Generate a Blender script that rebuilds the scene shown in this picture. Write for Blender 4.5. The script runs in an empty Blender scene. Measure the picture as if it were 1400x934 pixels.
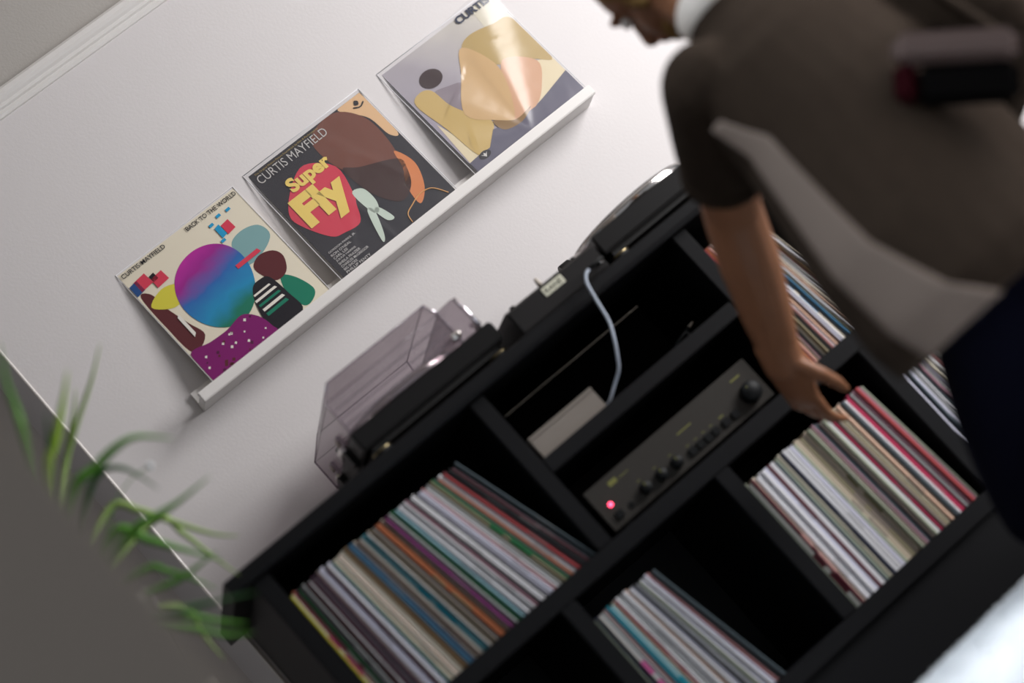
import bpy, bmesh, math, random
from mathutils import Vector, Matrix
random.seed(7)
SC = bpy.context.scene
COL = SC.collection

# ---------------------------------------------------------------- camera
cam_data = bpy.data.cameras.new('camera')
cam = bpy.data.objects.new('camera', cam_data)
COL.objects.link(cam)
CR = Vector((0.73811839, -0.12465713, -0.66305493))
CU = Vector((0.60725059, -0.3054935, 0.7334306))
CF = Vector((0.29398633, 0.94399911, 0.14979225))
m = Matrix.Identity(4)
for i in range(3):
    m[i][0] = CR[i]; m[i][1] = CU[i]; m[i][2] = -CF[i]
m.translation = (-0.94260929, -4.78784188, 0.30269772)
cam.matrix_world = m
cam_data.sensor_width = 36.0
cam_data.lens = 3255.97 * 36.0 / 1400.0
cam_data.clip_start = 0.05
cam_data.dof.use_dof = True
cam_data.dof.focus_distance = 5.09
cam_data.dof.aperture_fstop = 1.0
SC.camera = cam

# ---------------------------------------------------------------- world, window light, exposure
w = bpy.data.worlds.new('world'); SC.world = w; w.use_nodes = True
w.node_tree.nodes['Background'].inputs[0].default_value = (0.93, 0.95, 1.0, 1)
w.node_tree.nodes['Background'].inputs[1].default_value = 0.25

def area(name, loc, target, sx, sy, power, col, spread=180):
    ld = bpy.data.lights.new(name, 'AREA'); ld.shape = 'RECTANGLE'
    ld.size = sx; ld.size_y = sy; ld.energy = power; ld.color = col; ld.spread = math.radians(spread)
    o = bpy.data.objects.new(name, ld); COL.objects.link(o)
    o.location = loc
    o.rotation_euler = (Vector(target) - Vector(loc)).to_track_quat('-Z', 'Y').to_euler()
    return o
area('window_daylight', (2.70, -1.58, 1.55), (0.40, -0.42, 0.85), 1.10, 1.6, 88, (1.0, 0.97, 0.965))
area('rug_fill_light', (0.45, -2.0, 2.7), (0.45, -1.6, 0.0), 0.9, 0.9, 11.0, (0.84, 0.92, 1.0), 62)  # added lamp without a known source, brightens the rug from overhead

SC.view_settings.view_transform = 'Standard'
SC.view_settings.look = 'None'
SC.view_settings.gamma = 1.0
SC.view_settings.use_curve_mapping = False
SC.view_settings.exposure = 0.13

# ---------------------------------------------------------------- materials
MATS = {}
def mat(name, col, rough=0.6, metal=0.0, spec=0.4, bump=0.0, bscale=60.0, vary=0.0, vscale=8.0, coat=0.0, attr=None, sheen=0.0, detail=3.0):
    if name in MATS: return MATS[name]
    M = bpy.data.materials.new(name); M.use_nodes = True; nt = M.node_tree
    b = nt.nodes['Principled BSDF']
    b.inputs['Base Color'].default_value = (*col, 1); b.inputs['Roughness'].default_value = rough
    b.inputs['Metallic'].default_value = metal; b.inputs['Specular IOR Level'].default_value = spec
    b.inputs['Coat Weight'].default_value = coat
    b.inputs['Sheen Weight'].default_value = sheen
    tc = nt.nodes.new('ShaderNodeTexCoord')
    if attr:
        a = nt.nodes.new('ShaderNodeAttribute'); a.attribute_name = attr
        nt.links.new(a.outputs['Color'], b.inputs['Base Color'])
    elif vary > 0:
        n = nt.nodes.new('ShaderNodeTexNoise'); n.inputs['Scale'].default_value = vscale; n.inputs['Detail'].default_value = 4
        r = nt.nodes.new('ShaderNodeMixRGB'); r.blend_type = 'MIX'
        r.inputs[1].default_value = (*[max(0, c * (1 - vary)) for c in col], 1)
        r.inputs[2].default_value = (*[min(1, c * (1 + vary)) for c in col], 1)
        nt.links.new(tc.outputs['Object'], n.inputs['Vector'])
        nt.links.new(n.outputs['Fac'], r.inputs[0]); nt.links.new(r.outputs[0], b.inputs['Base Color'])
    if bump > 0:
        n2 = nt.nodes.new('ShaderNodeTexNoise'); n2.inputs['Scale'].default_value = bscale; n2.inputs['Detail'].default_value = detail
        bp = nt.nodes.new('ShaderNodeBump'); bp.inputs['Strength'].default_value = bump; bp.inputs['Distance'].default_value = 0.01
        nt.links.new(tc.outputs['Object'], n2.inputs['Vector'])
        nt.links.new(n2.outputs['Fac'], bp.inputs['Height']); nt.links.new(bp.outputs['Normal'], b.inputs['Normal'])
    MATS[name] = M
    return M

def emit(name, col, strength):
    M = bpy.data.materials.new(name); M.use_nodes = True; b = M.node_tree.nodes['Principled BSDF']
    b.inputs['Base Color'].default_value = (*col, 1)
    b.inputs['Emission Color'].default_value = (*col, 1); b.inputs['Emission Strength'].default_value = strength
    MATS[name] = M
    return M

def film(name, tint, gloss_rough=0.12, diffuse=0.0, dcol=(0.6, 0.55, 0.6), base=0.04, bump=0.0, bscale=14.0):
    """thin clear or smoked plastic: mostly straight-through, with a fresnel gloss and a little haze"""
    M = bpy.data.materials.new(name); M.use_nodes = True; nt = M.node_tree
    nt.nodes.remove(nt.nodes['Principled BSDF']); out = nt.nodes['Material Output']
    tr = nt.nodes.new('ShaderNodeBsdfTransparent'); tr.inputs[0].default_value = (*tint, 1)
    gl = nt.nodes.new('ShaderNodeBsdfGlossy'); gl.inputs['Roughness'].default_value = gloss_rough
    di = nt.nodes.new('ShaderNodeBsdfDiffuse'); di.inputs[0].default_value = (*dcol, 1)
    lw = nt.nodes.new('ShaderNodeLayerWeight'); lw.inputs[0].default_value = 0.5      # same from both faces of a thin sheet
    pw = nt.nodes.new('ShaderNodeMath'); pw.operation = 'POWER'; pw.inputs[1].default_value = 5.0
    fr = nt.nodes.new('ShaderNodeMath'); fr.operation = 'MULTIPLY_ADD'; fr.inputs[1].default_value = 0.80; fr.inputs[2].default_value = base
    nt.links.new(lw.outputs['Facing'], pw.inputs[0]); nt.links.new(pw.outputs[0], fr.inputs[0])
    m1 = nt.nodes.new('ShaderNodeMixShader'); m1.inputs[0].default_value = diffuse
    m2 = nt.nodes.new('ShaderNodeMixShader')
    nt.links.new(tr.outputs[0], m1.inputs[1]); nt.links.new(di.outputs[0], m1.inputs[2])
    nt.links.new(fr.outputs[0], m2.inputs[0]); nt.links.new(m1.outputs[0], m2.inputs[1]); nt.links.new(gl.outputs[0], m2.inputs[2])
    nt.links.new(m2.outputs[0], out.inputs[0])
    if bump > 0:
        tc = nt.nodes.new('ShaderNodeTexCoord')
        n2 = nt.nodes.new('ShaderNodeTexNoise'); n2.inputs['Scale'].default_value = bscale; n2.inputs['Detail'].default_value = 2
        bp = nt.nodes.new('ShaderNodeBump'); bp.inputs['Strength'].default_value = bump; bp.inputs['Distance'].default_value = 0.01
        nt.links.new(tc.outputs['Object'], n2.inputs['Vector'])
        nt.links.new(n2.outputs['Fac'], bp.inputs['Height']); nt.links.new(bp.outputs['Normal'], gl.inputs['Normal'])
    MATS[name] = M
    return M

mat('wall_paint', (0.67, 0.645, 0.645), 0.55, spec=0.25, bump=0.03, bscale=150, vary=0.02, vscale=3)
mat('ceiling_paint', (0.45, 0.43, 0.41), 0.7, spec=0.1)
mat('frieze_paint', (0.43, 0.41, 0.385), 0.6, spec=0.2, bump=0.10, bscale=170)
mat('white_trim', (0.72, 0.70, 0.68), 0.35, spec=0.4)
mat('bead_paint', (0.86, 0.82, 0.79), 0.22, spec=0.7)
mat('ledge_paint', (0.76, 0.74, 0.72), 0.4, spec=0.35)
mat('jamb_paint', (0.60, 0.535, 0.47), 0.5, spec=0.3)
mat('black_paint', (0.0054, 0.0056, 0.0066), 0.40, spec=0.18, bump=0.02, bscale=90)
mat('black_plastic', (0.0055, 0.0052, 0.0054), 0.38, spec=0.25)
mat('black_metal', (0.0075, 0.0068, 0.0072), 0.45, spec=0.25, bump=0.02, bscale=400)
mat('component_black', (0.0004, 0.0004, 0.0004), 0.7, spec=0.0)
mat('graphite_panel', (0.027, 0.0245, 0.0215), 0.5, metal=0.1, spec=0.2)
mat('knob_black', (0.004, 0.0048, 0.0054), 0.5, spec=0.14)
mat('chrome', (0.75, 0.72, 0.70), 0.14, metal=1.0)
mat('gold_ring', (0.55, 0.45, 0.25), 0.3, metal=1.0)
mat('rubber', (0.012, 0.012, 0.012), 0.7)
mat('greige_box', (0.17, 0.148, 0.128), 0.6)
mat('white_cable', (0.50, 0.56, 0.66), 0.35, spec=0.5)
mat('tag_cream', (0.62, 0.62, 0.50), 0.5)
mat('tag_ink', (0.10, 0.10, 0.075), 0.5)
mat('amp_print', (0.13, 0.13, 0.025), 0.6)
mat('glint_tone', (0.16, 0.14, 0.115), 0.5)
mat('edge_glint', (0.45, 0.40, 0.34), 0.4, spec=0.6)
mat('floor_wood', (0.018, 0.014, 0.012), 0.5, vary=0.3, vscale=12)
mat('rug_wool', (0.90, 0.93, 0.96), 0.95, spec=0.05, sheen=0.3)
mat('leaf_green', (0.11, 0.33, 0.035), 0.45, spec=0.35, vary=0.3, vscale=9)
mat('leaf_lime', (0.36, 0.58, 0.05), 0.45, spec=0.35, vary=0.2, vscale=9)
mat('leaf_deep', (0.035, 0.12, 0.03), 0.45, spec=0.35, vary=0.3, vscale=9)
mat('leaf_pale', (0.34, 0.50, 0.15), 0.5, spec=0.3, vary=0.2, vscale=9)
mat('pot_glaze', (0.20, 0.19, 0.17), 0.10, spec=0.7, coat=0.6)
mat('soil', (0.03, 0.02, 0.012), 0.9, bump=0.6, bscale=120)
mat('stand_wood', (0.30, 0.27, 0.24), 0.5, vary=0.15, vscale=20)
mat('skin', (0.235, 0.100, 0.048), 0.5, spec=0.35, vary=0.08, vscale=30)
mat('nail', (0.42, 0.22, 0.15), 0.3)
mat('hair', (0.22, 0.125, 0.04), 0.75, spec=0.2, bump=0.5, bscale=150)
mat('eye_white', (0.75, 0.72, 0.68), 0.25)
mat('eye_dark', (0.02, 0.012, 0.008), 0.15)
mat('lip', (0.28, 0.10, 0.07), 0.45)
mat('knit_brown', (0.026, 0.018, 0.0128), 0.95, spec=0.05, bump=0.5, bscale=260, vary=0.2, vscale=60)
mat('lit_knit', (0.15, 0.118, 0.100), 0.95, spec=0.05, bump=0.5, bscale=300)
mat('collar_white', (0.62, 0.57, 0.52), 0.8)
mat('denim', (0.0018, 0.0018, 0.0055), 0.9, spec=0.03, bump=0.3, bscale=500)
mat('shoe_black', (0.01, 0.01, 0.01), 0.5)
mat('bag_red', (0.018, 0.0015, 0.003), 0.8, spec=0.03)
mat('bag_black', (0.0015, 0.0012, 0.0012), 0.8, spec=0.03)
mat('bag_flap', (0.095, 0.068, 0.062), 0.8, spec=0.05)
emit('led_red', (1.0, 0.06, 0.13), 5.0)
mat('spine', (0.5, 0.5, 0.5), 0.45, spec=0.3, attr='Col')
film('clear_sleeve', (0.97, 0.97, 0.975), 0.34, 0.018, (0.85, 0.85, 0.9), base=0.055, bump=0.25, bscale=14)
film('seam_plastic', (0.98, 0.98, 0.98), 0.5, 0.8, (0.9, 0.9, 0.93))
film('smoked_cover', (0.705, 0.66, 0.685), 0.18, 0.10, (0.62, 0.55, 0.60))
film('smoked_edge', (0.66, 0.61, 0.65), 0.12, 0.22, (0.55, 0.50, 0.55))
mat('gleam_metal', (0.95, 0.90, 0.97), 0.22, metal=1.0)
film('cover_shine', (0.85, 0.80, 0.86), 0.12, 0.92, (0.97, 0.93, 0.99), base=0.25)
mat('disc_vinyl', (0.008, 0.008, 0.009), 0.25, spec=0.5)

# ---------------------------------------------------------------- mesh helpers
class MB:
    def __init__(s): s.v = []; s.f = []; s.m = []; s.smooth = []
    def add(s, verts, faces, mi=0, smooth=False):
        o = len(s.v); s.v += [tuple(p) for p in verts]
        for f in faces: s.f.append(tuple(i + o for i in f)); s.m.append(mi); s.smooth.append(smooth)
        return s
    def box(s, x0, x1, y0, y1, z0, z1, mi=0):
        v = [(x, y, z) for z in (z0, z1) for y in (y0, y1) for x in (x0, x1)]
        return s.add(v, [(0, 2, 3, 1), (4, 5, 7, 6), (0, 1, 5, 4), (2, 6, 7, 3), (0, 4, 6, 2), (1, 3, 7, 5)], mi)
    def prism(s, poly, axis, a, b, mi=0, smooth=False):
        """extrude a 2-D outline along axis ('x': poly is (y,z); 'y': (x,z); 'z': (x,y))"""
        def P(p, t):
            return {'x': (t, p[0], p[1]), 'y': (p[0], t, p[1]), 'z': (p[0], p[1], t)}[axis]
        n = len(poly); v = [P(p, a) for p in poly] + [P(p, b) for p in poly]
        s.add(v, [(i, (i + 1) % n, (i + 1) % n + n, i + n) for i in range(n)], mi, smooth)
        s.add(v, [tuple(range(n))[::-1], tuple(range(n, 2 * n))], mi)
        return s
    def tube(s, pts, rad, n=10, mi=0, cap=True, flat=None):
        """sweep circles (or ellipses via flat=(dir, ratio list)) along pts"""
        pts = [Vector(p) for p in pts]; k = len(pts)
        if not hasattr(rad, '__len__'): rad = [rad] * k
        up = Vector((0.13, 0.21, 0.97)); V = []; prev = None
        for i, p in enumerate(pts):
            t = (pts[min(i + 1, k - 1)] - pts[max(i - 1, 0)]).normalized()
            if prev is None:
                a = t.cross(up)
                if a.length < .1: a = t.cross(Vector((1, 0, 0)))
                a.normalize()
            else:
                a = (prev - t * prev.dot(t)).normalized()
            prev = a; b = t.cross(a).normalized()
            for j in range(n):
                th = 2 * math.pi * j / n
                V.append(p + (a * math.cos(th) + b * math.sin(th)) * rad[i])
        F = [(i * n + j, i * n + (j + 1) % n, (i + 1) * n + (j + 1) % n, (i + 1) * n + j) for i in range(k - 1) for j in range(n)]
        s.add(V, F, mi, True)
        if cap:
            o = len(s.v) - len(V)
            s.f.append(tuple(o + j for j in range(n))[::-1]); s.m.append(mi); s.smooth.append(False)
            s.f.append(tuple(o + (k - 1) * n + j for j in range(n))); s.m.append(mi); s.smooth.append(False)
        return s
    def lathe(s, prof, c, axis='z', n=24, mi=0, smooth=True):
        """prof: (radius, height) pairs turned about an axis through c"""
        V = []
        for r, h in prof:
            for j in range(n):
                th = 2 * math.pi * j / n; a, b = r * math.cos(th), r * math.sin(th)
                V.append({'z': (c[0] + a, c[1] + b, c[2] + h), 'y': (c[0] + a, c[1] + h, c[2] + b), 'x': (c[0] + h, c[1] + a, c[2] + b)}[axis])
        k = len(prof)
        s.add(V, [(i * n + j, i * n + (j + 1) % n, (i + 1) * n + (j + 1) % n, (i + 1) * n + j) for i in range(k - 1) for j in range(n)], mi, smooth)
        s.add(V, [tuple(range(n))[::-1], tuple(range((k - 1) * n, k * n))], mi)
        return s
    def ellipsoid(s, c, r, ax=None, nu=20, nv=12, mi=0):
        c = Vector(c); ax = ax or (Vector((1, 0, 0)), Vector((0, 1, 0)), Vector((0, 0, 1)))
        V = []
        for i in range(nv + 1):
            ph = math.pi * i / nv
            for j in range(nu):
                th = 2 * math.pi * j / nu
                V.append(c + ax[0] * (r[0] * math.sin(ph) * math.cos(th)) + ax[1] * (r[1] * math.sin(ph) * math.sin(th)) + ax[2] * (r[2] * math.cos(ph)))
        return s.add(V, [(i * nu + j, (i + 1) * nu + j, (i + 1) * nu + (j + 1) % nu, i * nu + (j + 1) % nu) for i in range(nv) for j in range(nu)], mi, True)
    def loft(s, rings, mi=0):
        """rings of equal length joined into a closed skin"""
        n = len(rings[0]); k = len(rings); V = [p for r in rings for p in r]
        s.add(V, [(i * n + j, i * n + (j + 1) % n, (i + 1) * n + (j + 1) % n, (i + 1) * n + j) for i in range(k - 1) for j in range(n)], mi, True)
        s.add(V, [tuple(range(n))[::-1], tuple(range((k - 1) * n, k * n))], mi, True)
        return s

def wloc(o):
    v = Vector((0, 0, 0))
    while o: v += Vector(o.location); o = o.parent
    return v

def obj(name, mb, mats, parent=None, base=None, bevel=0.0, seg=2, kind=None):
    """one mesh object; vertices are given in world space"""
    off = wloc(parent) if parent else Vector((0, 0, 0))
    if base is not None: off = off + (Vector(base) - off)
    me = bpy.data.meshes.new(name)
    me.from_pydata([tuple(Vector(p) - off) for p in mb.v], [], mb.f)
    for mm in (mats if isinstance(mats, (list, tuple)) else [mats]): me.materials.append(MATS[mm])
    me.polygons.foreach_set('material_index', mb.m); me.polygons.foreach_set('use_smooth', mb.smooth)
    bm = bmesh.new(); bm.from_mesh(me)
    bmesh.ops.remove_doubles(bm, verts=bm.verts, dist=1e-6)
    bmesh.ops.recalc_face_normals(bm, faces=bm.faces)
    if bevel > 0:
        ed = [e for e in bm.edges if len(e.link_faces) == 2 and e.calc_face_angle(0) > 0.6]
        bmesh.ops.bevel(bm, geom=ed, offset=bevel, segments=seg, affect='EDGES', clamp_overlap=True)
    bm.to_mesh(me); bm.free(); me.update()
    o = bpy.data.objects.new(name, me); COL.objects.link(o)
    o.location = off - (wloc(parent) if parent else Vector((0, 0, 0)))
    if parent: o.parent = parent
    if kind: o['kind'] = kind
    return o

def tag(o, label, cat, group=None):
    o['label'] = label; o['category'] = cat
    if group: o['group'] = group
    return o

def thing(name, label, cat, loc, group=None):
    o = bpy.data.objects.new(name, None); COL.objects.link(o); o.location = loc
    o.empty_display_size = 0.05
    return tag(o, label, cat, group)

def spline(pts, n=8, closed=False):
    P = [Vector(p) for p in pts]; k = len(P); out = []
    rng = range(k) if closed else range(k - 1)
    for i in rng:
        if closed: p0, p1, p2, p3 = P[(i - 1) % k], P[i], P[(i + 1) % k], P[(i + 2) % k]
        else: p0, p1, p2, p3 = P[max(i - 1, 0)], P[i], P[i + 1], P[min(i + 2, k - 1)]
        for j in range(n):
            t = j / n
            out.append(0.5 * ((2 * p1) + (p2 - p0) * t + (2 * p0 - 5 * p1 + 4 * p2 - p3) * t * t + (3 * p1 - p0 - 3 * p2 + p3) * t ** 3))
    if not closed: out.append(P[-1])
    return out

def lerp(a, b, t): return a + (b - a) * t

def lettering(text, m_name, parent, origin, udir, vdir, width, height, name='lettering', bold=0.0, depth=0.0002, shear=0.0):
    """flat printed words: origin = lower left, spread over width x height"""
    cu = bpy.data.curves.new(name, 'FONT'); cu.body = text; cu.offset = bold; cu.shear = shear; cu.resolution_u = 4
    tmp = bpy.data.objects.new(name, cu); COL.objects.link(tmp)
    dg = bpy.context.evaluated_depsgraph_get(); dg.update()
    me = bpy.data.meshes.new_from_object(tmp.evaluated_get(dg))
    bpy.data.objects.remove(tmp); bpy.data.curves.remove(cu)
    xs = [v.co.x for v in me.vertices]; ys = [v.co.y for v in me.vertices]
    x0, x1, y0, y1 = min(xs), max(xs), min(ys), max(ys)
    u = Vector(udir).normalized(); v_ = Vector(vdir).normalized(); n = u.cross(v_)
    off = wloc(parent)
    for vt in me.vertices:
        a = (vt.co.x - x0) / (x1 - x0) * width; b = (vt.co.y - y0) / (y1 - y0) * height
        vt.co = Vector(origin) + u * a + v_ * b + n * depth - off
    me.materials.clear(); me.materials.append(MATS[m_name]); me.name = name
    o = bpy.data.objects.new(name, me); COL.objects.link(o); o.parent = parent
    return o

# ---------------------------------------------------------------- the setting
def struct(name, mb, m_, **k):
    o = obj(name, mb, m_, **k); o['kind'] = 'structure'; return o
XC = -0.29
struct('floor', MB().box(-3.2, 4.2, -6.5, 0.38, -0.05, 0.0), 'floor_wood')
struct('ceiling', MB().box(-3.2, 4.2, -5.2, 0.5, 2.75, 2.85), 'ceiling_paint')
struct('wall_back', MB().box(XC, 4.2, 0.0, 0.5, 0.0, 2.165), 'wall_paint')
struct('wall_upper', MB().box(XC, 4.2, 0.0, 0.5, 2.165, 2.75), 'frieze_paint')
struct('wall_alcove', MB().box(-3.2, XC, 0.38, 0.5, 0.0, 2.75), 'wall_paint')
struct('trim_1', MB().lathe([(0.0036, 0.0), (0.0036, 2.13)], (XC + 0.0012, 0.0012, 0), 'z', 12), 'bead_paint')
rail = [(0.0, 2.132), (-0.006, 2.133), (-0.010, 2.139), (-0.010, 2.146), (-0.016, 2.149), (-0.017, 2.156), (-0.024, 2.161), (-0.030, 2.168), (-0.031, 2.178), (-0.027, 2.184), (-0.020, 2.187), (0.0, 2.187)]
struct('trim_2', MB().prism(rail, 'x', XC, 4.2), 'white_trim')
# near end of the partition that the picture is taken past
struct('wall_left', MB().box(-3.2, -0.652, -2.36, -2.26, 0.0, 2.75), 'jamb_paint', bevel=0.004)

# ---------------------------------------------------------------- record cabinet
T = 0.0365                      # board thickness
FY = -0.473                     # front of the dividers
ZB, ZR0, ZR1, ZT = 0.1745, 0.5375, 0.575, 0.945
cab = thing('record_cabinet', 'long black record cabinet with open bays under the turntables', 'cabinet', (0.54, -0.24, 0))
ym = -0.012
fy = -0.493
edge = [(ym, 0.978), (fy + 0.003, 0.978), (fy, 0.975), (fy, 0.957), (fy + 0.0015, 0.951), (fy + 0.0045, 0.9467), (fy + 0.009, 0.945), (ym, 0.945)]
obj('top_panel', MB().prism(edge, 'x', -0.324, 1.40), 'black_paint', cab)
obj('side_panel', MB().box(-0.281, -0.245, FY, ym, 0.02, ZT), 'black_paint', cab, bevel=0.002)
obj('side_panel', MB().box(1.320, 1.356, FY, ym, 0.02, ZT), 'black_paint', cab, bevel=0.002)
obj('shelf', MB().box(-0.245, 1.320, FY, ym - 0.012, ZR0, ZR1), 'black_paint', cab, bevel=0.0025)
obj('shelf', MB().box(-0.245, 1.320, FY, ym - 0.012, ZB - T, ZB), 'black_paint', cab, bevel=0.0025)
for x in (0.252, 0.787):
    obj('divider', MB().box(x, x + 0.035, FY, ym - 0.012, ZR1, ZT), 'black_paint', cab, bevel=0.0025)
for x in (0.119, 0.519, 0.9125):
    obj('divider', MB().box(x, x + T, FY, ym - 0.012, ZB, ZR0), 'black_paint', cab, bevel=0.0025)
obj('shelf', MB().box(0.287, 0.787, FY, ym - 0.012, 0.743, 0.776), 'black_paint', cab, bevel=0.0025)
obj('back_panel', MB().box(-0.245, 1.320, ym - 0.012, ym, 0.10, ZT), 'black_paint', cab)
obj('plinth', MB().box(-0.245, 1.320, FY + 0.012, FY + 0.03, 0.0, ZB - T), 'black_paint', cab)

# ---------------------------------------------------------------- records in the bays
C = dict(
    white=(.66, .66, .69), cream=(.60, .55, .44), ivory=(.58, .56, .51), grey=(.30, .31, .31), lavender=(.52, .52, .62), black=(.014, .014, .017),
    charcoal=(.045, .047, .052), slate=(.075, .10, .115), navy=(.03, .035, .065), blue=(.045, .14, .24), teal=(.015, .27, .36), aqua=(.25, .45, .50),
    mint=(.18, .40, .35), sage=(.30, .33, .25), green=(.025, .16, .06), olive=(.19, .17, .09), khaki=(.28, .25, .16), taupe=(.25, .21, .18),
    tan=(.33, .21, .11), orange=(.38, .12, .05), red=(.32, .05, .055), crimson=(.36, .03, .08), maroon=(.11, .02, .03), plum=(.07, .025, .055),
    magenta=(.40, .03, .22), mauve=(.30, .16, .20), purple=(.23, .05, .18), pink=(.62, .15, .36), peach=(.60, .40, .30), yellow=(.55, .50, .03),
    brown=(.11, .055, .03), rose=(.40, .18, .18), beige=(.42, .36, .28))
ORD = lambda n: '%d%s' % (n, 'th' if 10 <= n % 100 <= 20 else {1: 'st', 2: 'nd', 3: 'rd'}.get(n % 10, 'th'))

def spine_mesh(t, hgt, segs):
    c = min(t * 0.32, 0.0014)
    prof = [(0, 0.31), (0, c), (c, 0), (t - c, 0), (t, c), (t, 0.31)]
    zs = [0.0]; cols = []
    for frac, col in segs: zs.append(zs[-1] + frac * hgt); cols.append(col)
    V = [(x, y, z) for z in zs for x, y in prof]; n = len(prof); F = []; FC = []
    for i in range(len(zs) - 1):
        for j in range(n):
            F.append((i * n + j, i * n + (j + 1) % n, (i + 1) * n + (j + 1) % n, (i + 1) * n + j)); FC.append(cols[i])
    F.append(tuple(range(n))[::-1]); FC.append(cols[0])
    k = (len(zs) - 1) * n; F.append(tuple(range(k, k + n))); FC.append((.12, .11, .10))
    me = bpy.data.meshes.new('record_sleeve'); me.from_pydata(V, [], F); me.materials.append(MATS['spine'])
    ca = me.color_attributes.new('Col', 'FLOAT_COLOR', 'CORNER')
    for p, col in zip(me.polygons, FC):
        for li in p.loop_indices: ca.data[li].color = (*col, 1)
    return me

def fill_bay(bay, names, x0, x1, ang, z, group, ang0=0.0, wide=None):
    """a row of sleeves from x0 to x1 at the bottom, leaning left more and more up to ang degrees"""
    n = len(names); S = 0.312
    wt = [random.uniform(0.75, 1.25) * (1.45 if nm.startswith('*') else 1.0) for nm in names]
    names = [nm.strip('*') for nm in names]
    span_top = (x1 - x0) - S * (math.sin(math.radians(ang)) - math.sin(math.radians(ang0)))
    tot = sum(wt); acc = 0
    for i, nm in enumerate(names):
        f0 = acc / tot; acc += wt[i]
        th = math.radians(lerp(ang0, ang, (f0 + .5 * wt[i] / tot) ** 1.1))
        t = wt[i] / tot * span_top * 0.93
        xb = x0 + f0 * span_top + S * (math.sin(th) - math.sin(math.radians(ang0)))
        base, _, patch = nm.partition('/'); col = C[base]
        jit = random.uniform(.85, 1.12); col = tuple(min(.8, v * jit) for v in col)
        if patch:
            pc = C[patch]; a = random.uniform(.1, .4)
            segs = [(a, col), (.16, pc), (.05, col), (.10, pc), (max(.05, .69 - a), col)]
        else:
            r = random.random()
            if r < .45:
                a = random.uniform(.12, .6); d = tuple(v * .72 + .05 for v in col)
                segs = [(a, col), (.14, d), (.86 - a, col)]
            else: segs = [(1.0, col)]
        s_ = sum(k for k, _ in segs); segs = [(k / s_, q) for k, q in segs]
        hgt = random.uniform(.307, .3145)
        o = bpy.data.objects.new('record_sleeve', spine_mesh(t, hgt, segs)); COL.objects.link(o)
        o.location = (xb + 0.0006, FY + 0.012 + random.uniform(-.004, .006), z + 0.0008)
        o.rotation_euler = (0, -th, 0)
        L = names[i - 1].partition('/')[0] if i else 'the divider'; R_ = names[i + 1].partition('/')[0] if i < n - 1 else 'empty space'
        pt = (' with %s marks' % patch) if patch else ''
        lab = '%s record spine%s, %s from left in %s' % (base, pt, ORD(i + 1), bay)
        more = ', beside %s' % (L if i else 'the left board')
        if len((lab + more).split()) <= 16: lab += more
        tag(o, lab, 'record', group)

left_bay = ('yellow ivory/magenta orange magenta/white green black charcoal/grey grey black maroon white maroon plum grey plum taupe lavender *lavender maroon white lavender '
            'mint cream cream ivory peach ivory cream tan tan blue blue navy cream maroon taupe ivory aqua/teal teal grey taupe olive taupe charcoal orange/tan orange brown taupe '
            'purple purple grey green green aqua navy *white *white white mauve charcoal white white black lavender *lavender rose white grey olive khaki/green green charcoal orange *white red maroon charcoal black maroon slate black slate').split()
fill_bay('wide upper left bay', left_bay, -0.243, 0.246, 15.5, ZR1, 'records in the wide upper left bay')
mid_bay = ('sage navy ivory/pink white/pink grey rose teal *aqua/teal cream red/rose white grey white *white peach white lavender charcoal *white sage white lavender white lavender rose charcoal slate').split()
fill_bay('lower bay below the amplifier', mid_bay, 0.157, 0.368, 10.5, ZB, 'records in the lower bay below the amplifier')
right_bay = ('sage ivory/maroon maroon/rose cream *white white white lavender maroon *white slate sage cream navy *white *white lavender sage beige/taupe beige khaki/taupe taupe beige/olive '
             'sage taupe mauve slate slate taupe sage white crimson taupe khaki cream peach taupe slate white crimson crimson grey mauve red mauve sage').split()
fill_bay('lower bay under the hand', right_bay, 0.5575, 0.900, 4.2, ZB, 'records in the lower bay under the hand')
far_bay = 'lavender charcoal slate lavender grey white slate mauve grey lavender cream charcoal white rose grey ivory navy white'.split()
fill_bay('lower bay furthest right', far_bay, 0.951, 1.07, 4.0, ZB, 'records in the lower bay furthest right')
up_bay = ('red orange rose peach taupe mauve charcoal cream khaki cream charcoal rose white *peach brown lavender white cream/blue charcoal blue olive white peach taupe cream white grey rose tan white black beige').split()
fill_bay('upper right bay behind the arm', up_bay, 0.8235, 1.00, 9.0, ZR1, 'records in the upper right bay behind the arm')

# ---------------------------------------------------------------- amplifier
amp = thing('stereo_amplifier', 'dark grey stereo amplifier with red power light inside the cabinet', 'amplifier', (0.523, -0.3, ZR1))
AY = -0.443
obj('case', MB().box(0.316, 0.731, AY + 0.004, -0.14, 0.586, 0.672), 'black_metal', amp, bevel=0.002)
obj('front_panel', MB().box(0.310, 0.737, AY, AY + 0.006, 0.583, 0.678), 'graphite_panel', amp, bevel=0.0015)
obj('power_light', MB().lathe([(0.0048, 0.0), (0.0048, -0.002), (0.003, -0.0045), (0.0008, -0.005)], (0.338, AY, 0.629), 'y', 16), 'led_red', amp)
for x, z, r in ((0.411, 0.609, 0.0125), (0.452, 0.608, 0.0125), (0.492, 0.607, 0.0125)):
    k = obj('knob', MB().lathe([(r, 0), (r, -0.012), (r * .9, -0.016), (0.0005, -0.016)], (x, AY, z), 'y', 24), 'knob_black', amp)
    obj('pointer', MB().box(x - 0.0008, x + 0.0008, AY - 0.0168, AY - 0.0155, z + 0.003, z + 0.011), 'amp_print', k)
k = obj('volume_knob', MB().lathe([(0.0215, 0), (0.0215, -0.018), (0.019, -0.023), (0.0005, -0.023)], (0.699, AY, 0.616), 'y', 32), 'knob_black', amp)
obj('pointer', MB().lathe([(0.0016, 0), (0.0016, -0.001)], (0.694, AY - 0.0228, 0.628), 'y', 10), 'amp_print', k)
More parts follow.
